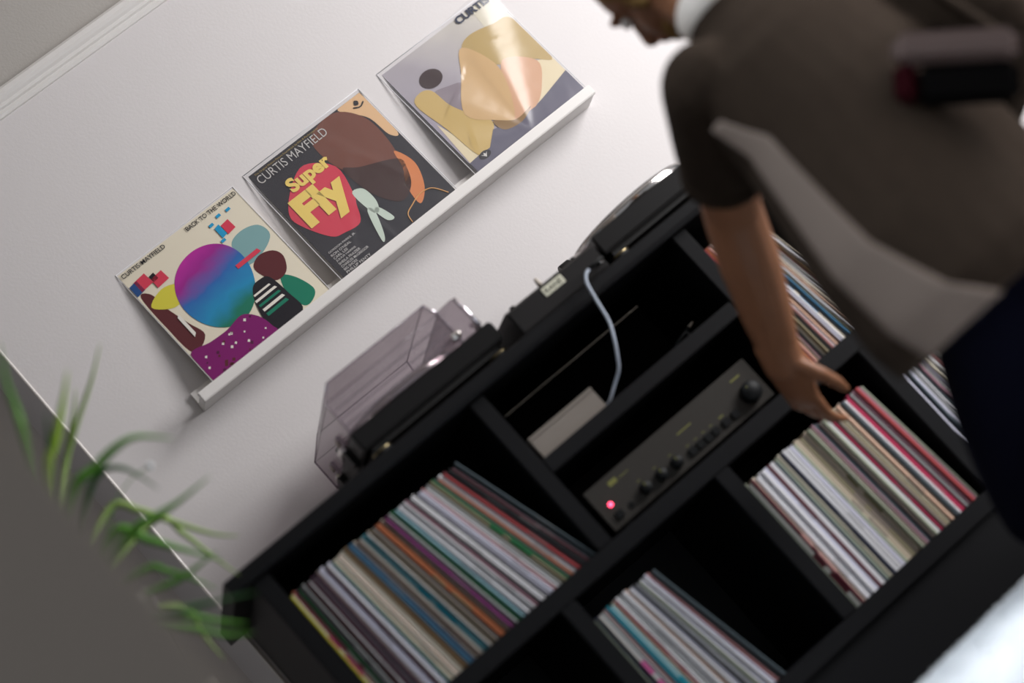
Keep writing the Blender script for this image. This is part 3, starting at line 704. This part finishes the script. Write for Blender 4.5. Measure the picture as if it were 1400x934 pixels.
flat('emblem', X3, [(.10, .078), (.115, .06), (.126, .045), (.137, .06), (.152, .078), (.135, .068), (.126, .084), (.117, .068)], 'ink_print', r3, 7 * k, False)
words('CURTIS', 'ink_inkblue', r3, X3, .672, .945, .30, .062, .035, lift=.0026)
outer_sleeve(X3, r3, [(.50, .0, .86, 1.02, .018, .20, .32), (.50, .0, .30, .40, .012, .10, .24), (.50, .02, .22, .16, .012, .07, .22), (.50, .0, .62, .55, .01, .08, .16), (.15, .98, .35, .70, .02, .08, .14)])

# ---------------------------------------------------------------- rug
rug = thing('fluffy_rug', 'white fluffy rug on the floor in front of the cabinet', 'rug', (0.6, -1.7, 0.0))
ra = math.atan2(0.0917, 0.3075)
re_ = Vector((math.cos(ra), math.sin(ra), 0)); rn = Vector((math.sin(ra), -math.cos(ra), 0)); ro = Vector((0.3833, -0.975, 0))
def rp(a, b, z): return ro + re_ * a + rn * b + Vector((0, 0, z))
B = MB(); na, nb = 40, 36; V = []
for j in range(nb + 1):
    for i in range(na + 1):
        a = lerp(-.72, 1.1, i / na); b = lerp(0.0, 1.7, j / nb)
        edge_ = i in (0, na) or j in (0, nb)
        V.append(rp(a, b + (rr.uniform(-.006, .006) if j == 0 else 0), 0.002 if edge_ else 0.018 + rr.uniform(-.002, .003)))
B.add(V, [(j * (na + 1) + i, j * (na + 1) + i + 1, (j + 1) * (na + 1) + i + 1, (j + 1) * (na + 1) + i) for j in range(nb) for i in range(na)], 0, True)
obj('backing', B, 'rug_wool', rug)
B = MB()
for q in range(26000):
    a = rr.uniform(-.70, 1.08); b = 1.68 * rr.random() ** 1.8
    if q < 3500: b = rr.uniform(-.004, .03)
    p = rp(a, b, 0.012); h = rr.uniform(.012, .022); d = Vector((rr.gauss(0, .010), rr.gauss(-.002, .010), 0)); wv = Vector((math.cos(q), math.sin(q), 0)) * rr.uniform(.0035, .0055)
    n_ = Vector((-wv.y, wv.x, 0))
    md = p + d * .5 + Vector((0, 0, h * .65)); tp = p + d * 1.3 + Vector((0, 0, h))
    B.add([p - wv, p + wv * .6 + n_, p + wv * .6 - n_, md - wv, md + wv * .6 + n_, md + wv * .6 - n_, tp], [(0, 1, 4, 3), (1, 2, 5, 4), (2, 0, 3, 5), (3, 4, 6), (4, 5, 6), (5, 3, 6)], 0, True)
def raw_obj(name, mb, m_, parent, kind=None):
    off = wloc(parent); me = bpy.data.meshes.new(name)
    me.from_pydata([tuple(Vector(p) - off) for p in mb.v], [], mb.f); me.materials.append(MATS[m_])
    me.polygons.foreach_set('use_smooth', mb.smooth); me.update()
    o = bpy.data.objects.new(name, me); COL.objects.link(o); o.parent = parent
    if kind: o['kind'] = kind
    return o
raw_obj('pile', B, 'rug_wool', rug, 'stuff')

# ---------------------------------------------------------------- plant on its stand
PC = Vector((-0.575, -0.76, 0))
stand = thing('plant_stand', 'round greige plant stand beyond the near wall edge', 'stand', (PC.x, PC.y, 0))
obj('top', MB().lathe([(0.10, 0), (0.105, 0.004), (0.105, 0.02), (0.10, 0.024)], (PC.x, PC.y, 0.80), 'z', 32), 'stand_wood', stand)
for i in range(4):
    a = math.pi / 4 + i * math.pi / 2
    obj('leg', MB().tube([(PC.x + .07 * math.cos(a), PC.y + .07 * math.sin(a), .80), (PC.x + .10 * math.cos(a), PC.y + .10 * math.sin(a), 0)], [.014, .010], 10), 'stand_wood', stand)
plant = thing('spider_plant', 'green plant with long arching blade leaves in a glazed pot at left', 'plant', (PC.x, PC.y, 0.824))
obj('pot', MB().lathe([(0.074, 0), (0.082, .01), (0.104, .13), (0.114, .165), (0.114, .185), (0.106, .185), (0.102, .15)], (PC.x, PC.y, .824), 'z', 40), 'pot_glaze', plant)
obj('soil', MB().lathe([(0.1, 0), (0.1, .008), (0.03, .016)], (PC.x, PC.y, .972), 'z', 24), 'soil', plant)
def blade(pts, wd, m_, name='leaf'):
    base = Vector((PC.x - .03 + rr.uniform(-.03, .03), PC.y + rr.uniform(-.03, .03), 0.985))
    first = Vector(pts[0]); mid = base.lerp(first, .5) + Vector((0, 0, .03))
    P = spline([base, mid] + list(pts), 7); n = len(P); B = MB(); V = []
    for i, p in enumerate(P):
        t = (P[min(i + 1, n - 1)] - P[max(i - 1, 0)]).normalized()
        s_ = t.cross(Vector((0.25, 0.95, 0.1))).normalized(); nn = s_.cross(t).normalized()
        f = i / (n - 1); wv = wd * (0.55 + .45 * min(1, f * 3)) * (1 - max(0, (f - .45) / .55) ** 1.6) + .0004
        for dx, dz in ((-1, .35), (0, 0), (1, .35), (0, -.16)): V.append(p + s_ * dx * wv + nn * dz * wv)
    F = [(i * 4 + j, i * 4 + (j + 1) % 4, (i + 1) * 4 + (j + 1) % 4, (i + 1) * 4 + j) for i in range(n - 1) for j in range(4)]
    B.add(V, F + [(0, 1, 2, 3), tuple((n - 1) * 4 + j for j in (3, 2, 1, 0))], 0, True)
    return obj(name, B, m_, plant)
LV = [
    ([(-0.499, -1.106, 1.26), (-0.482, -1.118, 1.304), (-0.466, -1.13, 1.348), (-0.436, -1.148, 1.402)], .0065, 'leaf_green'),
    ([(-0.486, -0.946, 1.234), (-0.445, -0.964, 1.266), (-0.4, -0.984, 1.302), (-0.361, -1.002, 1.336)], .0085, 'leaf_lime'),
    ([(-0.436, -0.704, 1.275), (-0.37, -0.732, 1.322), (-0.305, -0.758, 1.361), (-0.253, -0.78, 1.399)], .0055, 'leaf_pale'),
    ([(-0.468, -0.954, 1.248), (-0.448, -0.966, 1.281), (-0.429, -0.976, 1.31)], .004, 'leaf_deep'),
    ([(-0.476, -0.942, 1.183), (-0.426, -0.958, 1.188), (-0.377, -0.973, 1.19), (-0.342, -0.983, 1.178), (-0.301, -0.989, 1.137)], .0085, 'leaf_green'),
    ([(-0.452, -0.843, 1.182), (-0.407, -0.859, 1.198), (-0.381, -0.865, 1.182), (-0.366, -0.865, 1.152), (-0.355, -0.862, 1.112)], .005, 'leaf_deep'),
    ([(-0.439, -0.884, 1.08), (-0.391, -0.897, 1.073), (-0.349, -0.909, 1.066), (-0.285, -0.929, 1.063)], .0075, 'leaf_green'),
    ([(-0.416, -0.694, 1.176), (-0.381, -0.699, 1.139), (-0.354, -0.7, 1.093), (-0.312, -0.703, 1.025), (-0.278, -0.708, 0.99)], .0065, 'leaf_pale'),
    ([(-0.449, -0.832, 1.109), (-0.422, -0.834, 1.065), (-0.387, -0.836, 1.012), (-0.348, -0.839, 0.954)], .008, 'leaf_green'),
    ([(-0.36, -0.649, 1.117), (-0.342, -0.647, 1.068), (-0.328, -0.642, 1.005), (-0.313, -0.637, 0.947)], .0055, 'leaf_pale'),
    ([(-0.452, -0.819, 1.029), (-0.428, -0.822, 1.001), (-0.407, -0.823, 0.969), (-0.384, -0.823, 0.924)], .0055, 'leaf_green'),
    ([(-0.495, -0.999, 0.916), (-0.457, -1.008, 0.898), (-0.422, -1.016, 0.878), (-0.368, -1.028, 0.848)], .006, 'leaf_deep'),
    ([(-0.428, -0.818, 0.981), (-0.386, -0.83, 0.975), (-0.345, -0.843, 0.972)], .005, 'leaf_green'),
    ([(-0.467, -0.902, 0.915), (-0.428, -0.906, 0.868), (-0.396, -0.911, 0.836)], .006, 'leaf_green'),
    ([(-0.433, -0.707, 0.957), (-0.436, -0.696, 0.895), (-0.434, -0.689, 0.842)], .005, 'leaf_pale'),
    ([(-0.476, -0.947, 0.885), (-0.439, -0.951, 0.837), (-0.404, -0.958, 0.81)], .0055, 'leaf_green'),
    ([(-0.407, -0.665, 1.307), (-0.356, -0.688, 1.352), (-0.325, -0.702, 1.382)], .004, 'leaf_pale'),
]
for pts, wd, m_ in LV: blade(pts, wd, m_)
stem = obj('flower_stem', MB().tube(spline([(PC.x, PC.y, .98), (-.45, -.80, 1.13), (-.38, -.815, 1.165), (-.337, -.823, 1.162)], 6), [.0012] * 19, 6), 'leaf_green', plant)
obj('bud', MB().ellipsoid((-.335, -.823, 1.163), (.006, .006, .007), nu=12, nv=8), 'rug_wool', stem)

# ---------------------------------------------------------------- person kneeling at the cabinet
def remesh(name, mb, m_, parent, voxel, smooth=6):
    tmp = raw_obj(name, mb, m_, parent)
    md = tmp.modifiers.new('r', 'REMESH'); md.mode = 'VOXEL'; md.voxel_size = voxel; md.use_smooth_shade = True
    sm = tmp.modifiers.new('s', 'SMOOTH'); sm.iterations = smooth; sm.factor = 0.5
    dg = bpy.context.evaluated_depsgraph_get(); dg.update()
    me = bpy.data.meshes.new_from_object(tmp.evaluated_get(dg)); me.name = name
    tmp.modifiers.clear(); old = tmp.data; tmp.data = me; bpy.data.meshes.remove(old)
    me.materials.clear(); me.materials.append(MATS[m_])
    return tmp

FD = Vector((-0.25, 0.968, 0)); LD = Vector((-0.968, -0.25, 0)); ZD = Vector((0, 0, 1))   # facing, left, up
def ring(c, hw, hd, n=24, tilt=None):
    c = Vector(c); return [c + LD * (hw * math.cos(2 * math.pi * i / n)) + FD * (hd * math.sin(2 * math.pi * i / n)) for i in range(n)]
person = thing('person', 'person in a brown knitted jumper and dark jeans kneeling to flip through records', 'person', (0.86, -1.25, 0.0))
PEL = Vector((0.865, -1.30, 0.42)); WAI = Vector((0.86, -1.29, 0.60)); CHE = Vector((0.855, -1.255, 0.84)); SHO = Vector((0.855, -1.225, 0.97)); NEK = Vector((0.845, -1.195, 1.075)); NKT = Vector((0.835, -1.15, 1.15))
HC = Vector((0.825, -1.105, 1.235))
sL = SHO + LD * .155 + Vector((0, 0.02, .015)); sR = SHO - LD * .195 + Vector((0, 0, .015))
eL = Vector((0.716, -0.945, 0.84)); wL = Vector((0.693, -0.72, 0.618))
eR = Vector((1.135, -1.33, 0.73)); wR = Vector((1.03, -1.09, 0.60))
hL = PEL + LD * .095 + Vector((0, 0, -.01)); hR = PEL - LD * .095 + Vector((0, 0, -.01))
kL = Vector((0.745, -0.985, 0.105)); kR = Vector((0.985, -0.99, 0.105))
aL = Vector((0.79, -1.39, 0.085)); aR = Vector((0.97, -1.39, 0.085))

def limb(mb, pts, rad, n=14):
    P = spline(pts, 6); k = len(P) - 1; R = []
    for i in range(len(P)):
        f = i / k * (len(rad) - 1); a = int(min(f, len(rad) - 2)); R.append(lerp(rad[a], rad[a + 1], f - a))
    mb.tube(P, R, n)
    mb.ellipsoid(P[0], (R[0],) * 3, nu=12, nv=8); mb.ellipsoid(P[-1], (R[-1],) * 3, nu=12, nv=8)

body = MB()
body.loft([ring(PEL - ZD * .07, .13, .10), ring(PEL, .165, .115), ring(WAI, .145, .105), ring(CHE, .165, .115), ring(SHO, .155, .10), ring(SHO + ZD * .05, .10, .075), ring(NEK, .058, .058), ring(NKT, .054, .056)])
for s_, e_, w_ in ((sL, eL, wL), (sR, eR, wR)):
    limb(body, [s_, s_.lerp(e_, .5), e_], [.060, .055, .053]); limb(body, [e_, e_.lerp(w_, .35), e_.lerp(w_, .75), w_], [.054, .056, .047, .036])
for h_, k_, a_ in ((hL, kL, aL), (hR, kR, aR)):
    limb(body, [h_, h_.lerp(k_, .5) + FD * .02, k_], [.088, .075, .058]); limb(body, [k_, k_.lerp(a_, .4), a_], [.056, .052, .038])
    limb(body, [a_, a_ - FD * .10 + Vector((0, 0, -.025))], [.038, .03])
# head turned down towards the records
hf = (FD * .80 + LD * .22 + Vector((0, 0, -.55))).normalized(); hl = (LD - hf * LD.dot(hf)).normalized(); hu = hf.cross(hl) * -1
if hu.z < 0: hu = -hu
AX = (hl, hf, hu)
def hp(a, b, c_): return HC + hl * a + hf * b + hu * c_
body.ellipsoid(hp(0, -.010, .025), (.074, .094, .088), AX); body.ellipsoid(hp(0, .030, -.050), (.056, .062, .066), AX); body.ellipsoid(hp(0, .060, -.092), (.030, .028, .024), AX)
body.tube([NEK, NKT, hp(0, -.02, -.04)], [.056, .054, .056], 14)
body.tube([hp(0, .088, .012), hp(0, .100, -.012), hp(0, .108, -.030)], [.009, .012, .016], 10); body.ellipsoid(hp(0, .106, -.032), (.019, .012, .011), AX)
body.ellipsoid(hp(.034, .078, .022), (.024, .012, .008), AX); body.ellipsoid(hp(-.034, .078, .022), (.024, .012, .008), AX)
for s_ in (1, -1): body.ellipsoid(hp(s_ * .077, -.008, -.008), (.010, .020, .032), AX)

def hand(mb, wrist, palm_dir, across, normal, curl, scale=1.0):
    """palm with five unequal fingers; across points to the thumb side, normal out of the back of the hand"""
    d, a, nrm = palm_dir.normalized(), across.normalized(), normal.normalized(); s = scale
    pc = wrist + d * .05 * s
    mb.ellipsoid(pc, (.041 * s, .058 * s, .0185 * s), (a, d, nrm), 18, 12)
    mb.tube([wrist - d * .02 * s, wrist + d * .03 * s], [.034 * s, .033 * s], 12)
    tips = []
    for off, ln in ((.028, .078), (.0095, .088), (-.0095, .080), (-.028, .062)):
        p = wrist + d * (.088 * s) + a * off * s - nrm * .002; dirv = d + a * off * 1.5
        pts = [p - d * .028 * s, p]; ang = 0
        for seg, cu in ((.45, curl[0]), (.30, curl[1]), (.25, curl[2])):
            ang += cu; v = (dirv.normalized() * math.cos(ang) - nrm * math.sin(ang)); p = p + v * ln * seg * s; pts.append(p)
        mb.tube(pts, [.0085 * s, .0092 * s, .0082 * s, .0076 * s, .0056 * s], 10); mb.ellipsoid(pts[-1], (.0056 * s,) * 3, nu=10, nv=6); mb.ellipsoid(pts[2], (.0088 * s,) * 3, nu=10, nv=6)
        tips.append((pts[-1], (pts[-1] - pts[-2]).normalized()))
    b0 = wrist + d * .022 * s + a * .026 * s; b1 = b0 + (d * .55 + a * .75 - nrm * .25).normalized() * .036 * s; b2 = b1 + (d * .85 + a * .30 - nrm * .45).normalized() * .030 * s; b3 = b2 + (d * .9 - a * .05 - nrm * .45).normalized() * .025 * s
    mb.tube([b0, b1, b2, b3], [.0145 * s, .0115 * s, .0098 * s, .0068 * s], 10); mb.ellipsoid(b3, (.0068 * s,) * 3, nu=10, nv=6); mb.ellipsoid(b0, (.0145 * s,) * 3, nu=10, nv=6)
    tips.append((b3, (b3 - b2).normalized()))
    return tips
pd = (Vector((0.690, -0.60, 0.475)) - wL).normalized()
back = (LD * .55 + ZD * .55 - FD * .45); back = (back - pd * back.dot(pd)).normalized(); thumb = back.cross(pd).normalized()
if thumb.z < 0 and thumb.x < 0: thumb = -thumb
tipsL = hand(body, wL, pd, thumb, back, (.22, .32, .30), 1.25)
pdR = (Vector((1.0, -1.0, 0.40)) - wR).normalized(); backR = (-LD * .8 + ZD * .4); backR = (backR - pdR * backR.dot(pdR)).normalized()
tipsR = hand(body, wR, pdR, pdR.cross(backR), backR, (.3, .4, .3))
bod = remesh('body', body, 'skin', person, 0.0045, 5)
for tp, dv in tipsL + tipsR:
    obj('fingernail', MB().ellipsoid(tp + dv * .001 + ZD * .0025, (.004, .004, .0028), nu=8, nv=6), 'nail', person)
for s_ in (1, -1):
    ey = obj('eye', MB().ellipsoid(hp(s_ * .031, .077, .004), (.0115,) * 3, AX, 14, 10), 'eye_white', person)
    obj('iris', MB().ellipsoid(hp(s_ * .031, .0855, .003), (.005, .0035, .005), AX, 12, 8), 'eye_dark', ey)
obj('lips', MB().ellipsoid(hp(0, .091, -.064), (.021, .008, .008), AX, 16, 8), 'lip', person)
hair = MB(); hair.ellipsoid(hp(0, -.022, .036), (.083, .096, .090), AX); hair.ellipsoid(hp(0, -.055, -.012), (.070, .055, .062), AX)
for s_ in (1, -1): hair.ellipsoid(hp(s_ * .064, .012, -.030), (.012, .018, .045), AX)
hair.ellipsoid(hp(0, .040, -.088), (.046, .050, .030), AX)
remesh('hair', hair, 'hair', person, 0.006, 3)
# jumper, pushed-up sleeves, pale strip painted as light down its side
jm = MB()
jm.loft([ring(PEL + LD * .07 - ZD * .01, .235, .165), ring(PEL + LD * .07 + ZD * .05, .245, .170), ring(WAI + LD * .05, .245, .160), ring(CHE, .215, .150), ring(SHO, .20, .130), ring(SHO + ZD * .05, .135, .10), ring(NEK - ZD * .005, .078, .076), ring(NEK + ZD * .02, .066, .066)])
limb(jm, [sL - LD * .005, sL.lerp(eL, .40), sL.lerp(eL, .62)], [.082, .078, .075]); limb(jm, [sR + LD * .005, sR.lerp(eR, .5), eR, eR.lerp(wR, .8)], [.085, .072, .062, .050])
remesh('jumper', jm, 'knit_brown', person, 0.008, 5)
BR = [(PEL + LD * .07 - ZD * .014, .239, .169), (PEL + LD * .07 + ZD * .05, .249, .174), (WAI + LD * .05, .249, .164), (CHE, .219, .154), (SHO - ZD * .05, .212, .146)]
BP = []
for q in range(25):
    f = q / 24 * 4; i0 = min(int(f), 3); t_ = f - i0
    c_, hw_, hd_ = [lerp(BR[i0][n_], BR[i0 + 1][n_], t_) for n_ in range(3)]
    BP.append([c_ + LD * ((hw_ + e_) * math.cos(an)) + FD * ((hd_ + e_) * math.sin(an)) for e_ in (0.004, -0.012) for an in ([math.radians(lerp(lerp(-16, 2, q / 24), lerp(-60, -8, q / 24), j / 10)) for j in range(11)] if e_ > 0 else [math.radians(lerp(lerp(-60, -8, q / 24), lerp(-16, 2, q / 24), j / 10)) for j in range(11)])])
lit_strip = MB(); lit_strip.loft(BP); obj('lit_side_band', lit_strip, 'lit_knit', person)  # paler strip stands in for light falling on the jumper's side
cf = sL.lerp(eL, .58); cd = (eL - sL).normalized()
obj('cuff', MB().tube([cf, cf + cd * .012, cf + cd * .035, cf + cd * .045], [.073, .078, .076, .066], 20), 'knit_brown', person)
obj('shirt_collar', MB().tube([NEK - ZD * .012, NEK + (NKT - NEK) * .25, NEK + (NKT - NEK) * .6], [.070, .069, .064], 22), 'collar_white', person)
jn = MB()
jn.loft([ring(PEL - ZD * .10, .12, .10), ring(PEL - ZD * .05, .175, .13), ring(PEL + ZD * .02, .185, .138), ring(PEL + ZD * .09, .172, .128)])
for h_, k_, a_ in ((hL, kL, aL), (hR, kR, aR)):
    limb(jn, [h_, h_.lerp(k_, .5) + FD * .02, k_], [.108, .093, .074]); limb(jn, [k_, k_.lerp(a_, .4), a_.lerp(k_, .06)], [.072, .066, .052])
remesh('jeans', jn, 'denim', person, 0.010, 4)
for a_ in (aL, aR):
    s_ = MB(); limb(s_, [a_ + ZD * .004, a_ - FD * .06 + ZD * -.012, a_ - FD * .14 + ZD * -.032], [.046, .044, .033])
    remesh('shoe', s_, 'shoe_black', person, 0.008, 3)

# small bag worn on the back of the hip
bag = thing('shoulder_bag', 'small dark red and black bag with pale flap on the brown jumper', 'bag', (0.95, -1.46, 0.66))
bd = (CR - CU * 0.0).normalized(); bv = (CU).normalized(); bc = Vector((0.945, -1.455, 0.725))
bh = Vector((0.72, -0.22, -0.62)).normalized(); bw = Vector((0.62, -0.10, 0.76)); bw = (bw - bh * bw.dot(bh)).normalized(); bnv = bh.cross(bw).normalized()
def bagbox(a0, a1, b0, b1, c0, c1):
    V = [bc + bh * a + bw * b + bnv * c_ for c_ in (c0, c1) for b in (b0, b1) for a in (a0, a1)]
    return MB().add(V, [(0, 2, 3, 1), (4, 5, 7, 6), (0, 1, 5, 4), (2, 6, 7, 3), (0, 4, 6, 2), (1, 3, 7, 5)])
bb = obj('body', bagbox(-.06, .10, -.065, .0, -.02, .02), 'bag_black', bag, bevel=0.012, seg=3)
obj('side_gusset', bagbox(-.095, -.058, -.06, .005, -.019, .019), 'bag_red', bag, bevel=0.010, seg=3)
so = -FD * .135
obj('strap', MB().tube(spline([bc + bh * .10 + bw * .03, sR + so + ZD * -.06 - LD * .0, sR + so * .55 + ZD * .085 + LD * .03, sR + ZD * .095 + LD * .03, sR - so * .8 + ZD * .02 + LD * .03], 6), 0.008, 8), 'knit_brown', bag)
obj('flap', bagbox(-.095, .105, .0, .055, -.021, .023), 'bag_flap', bag, bevel=0.014, seg=3)
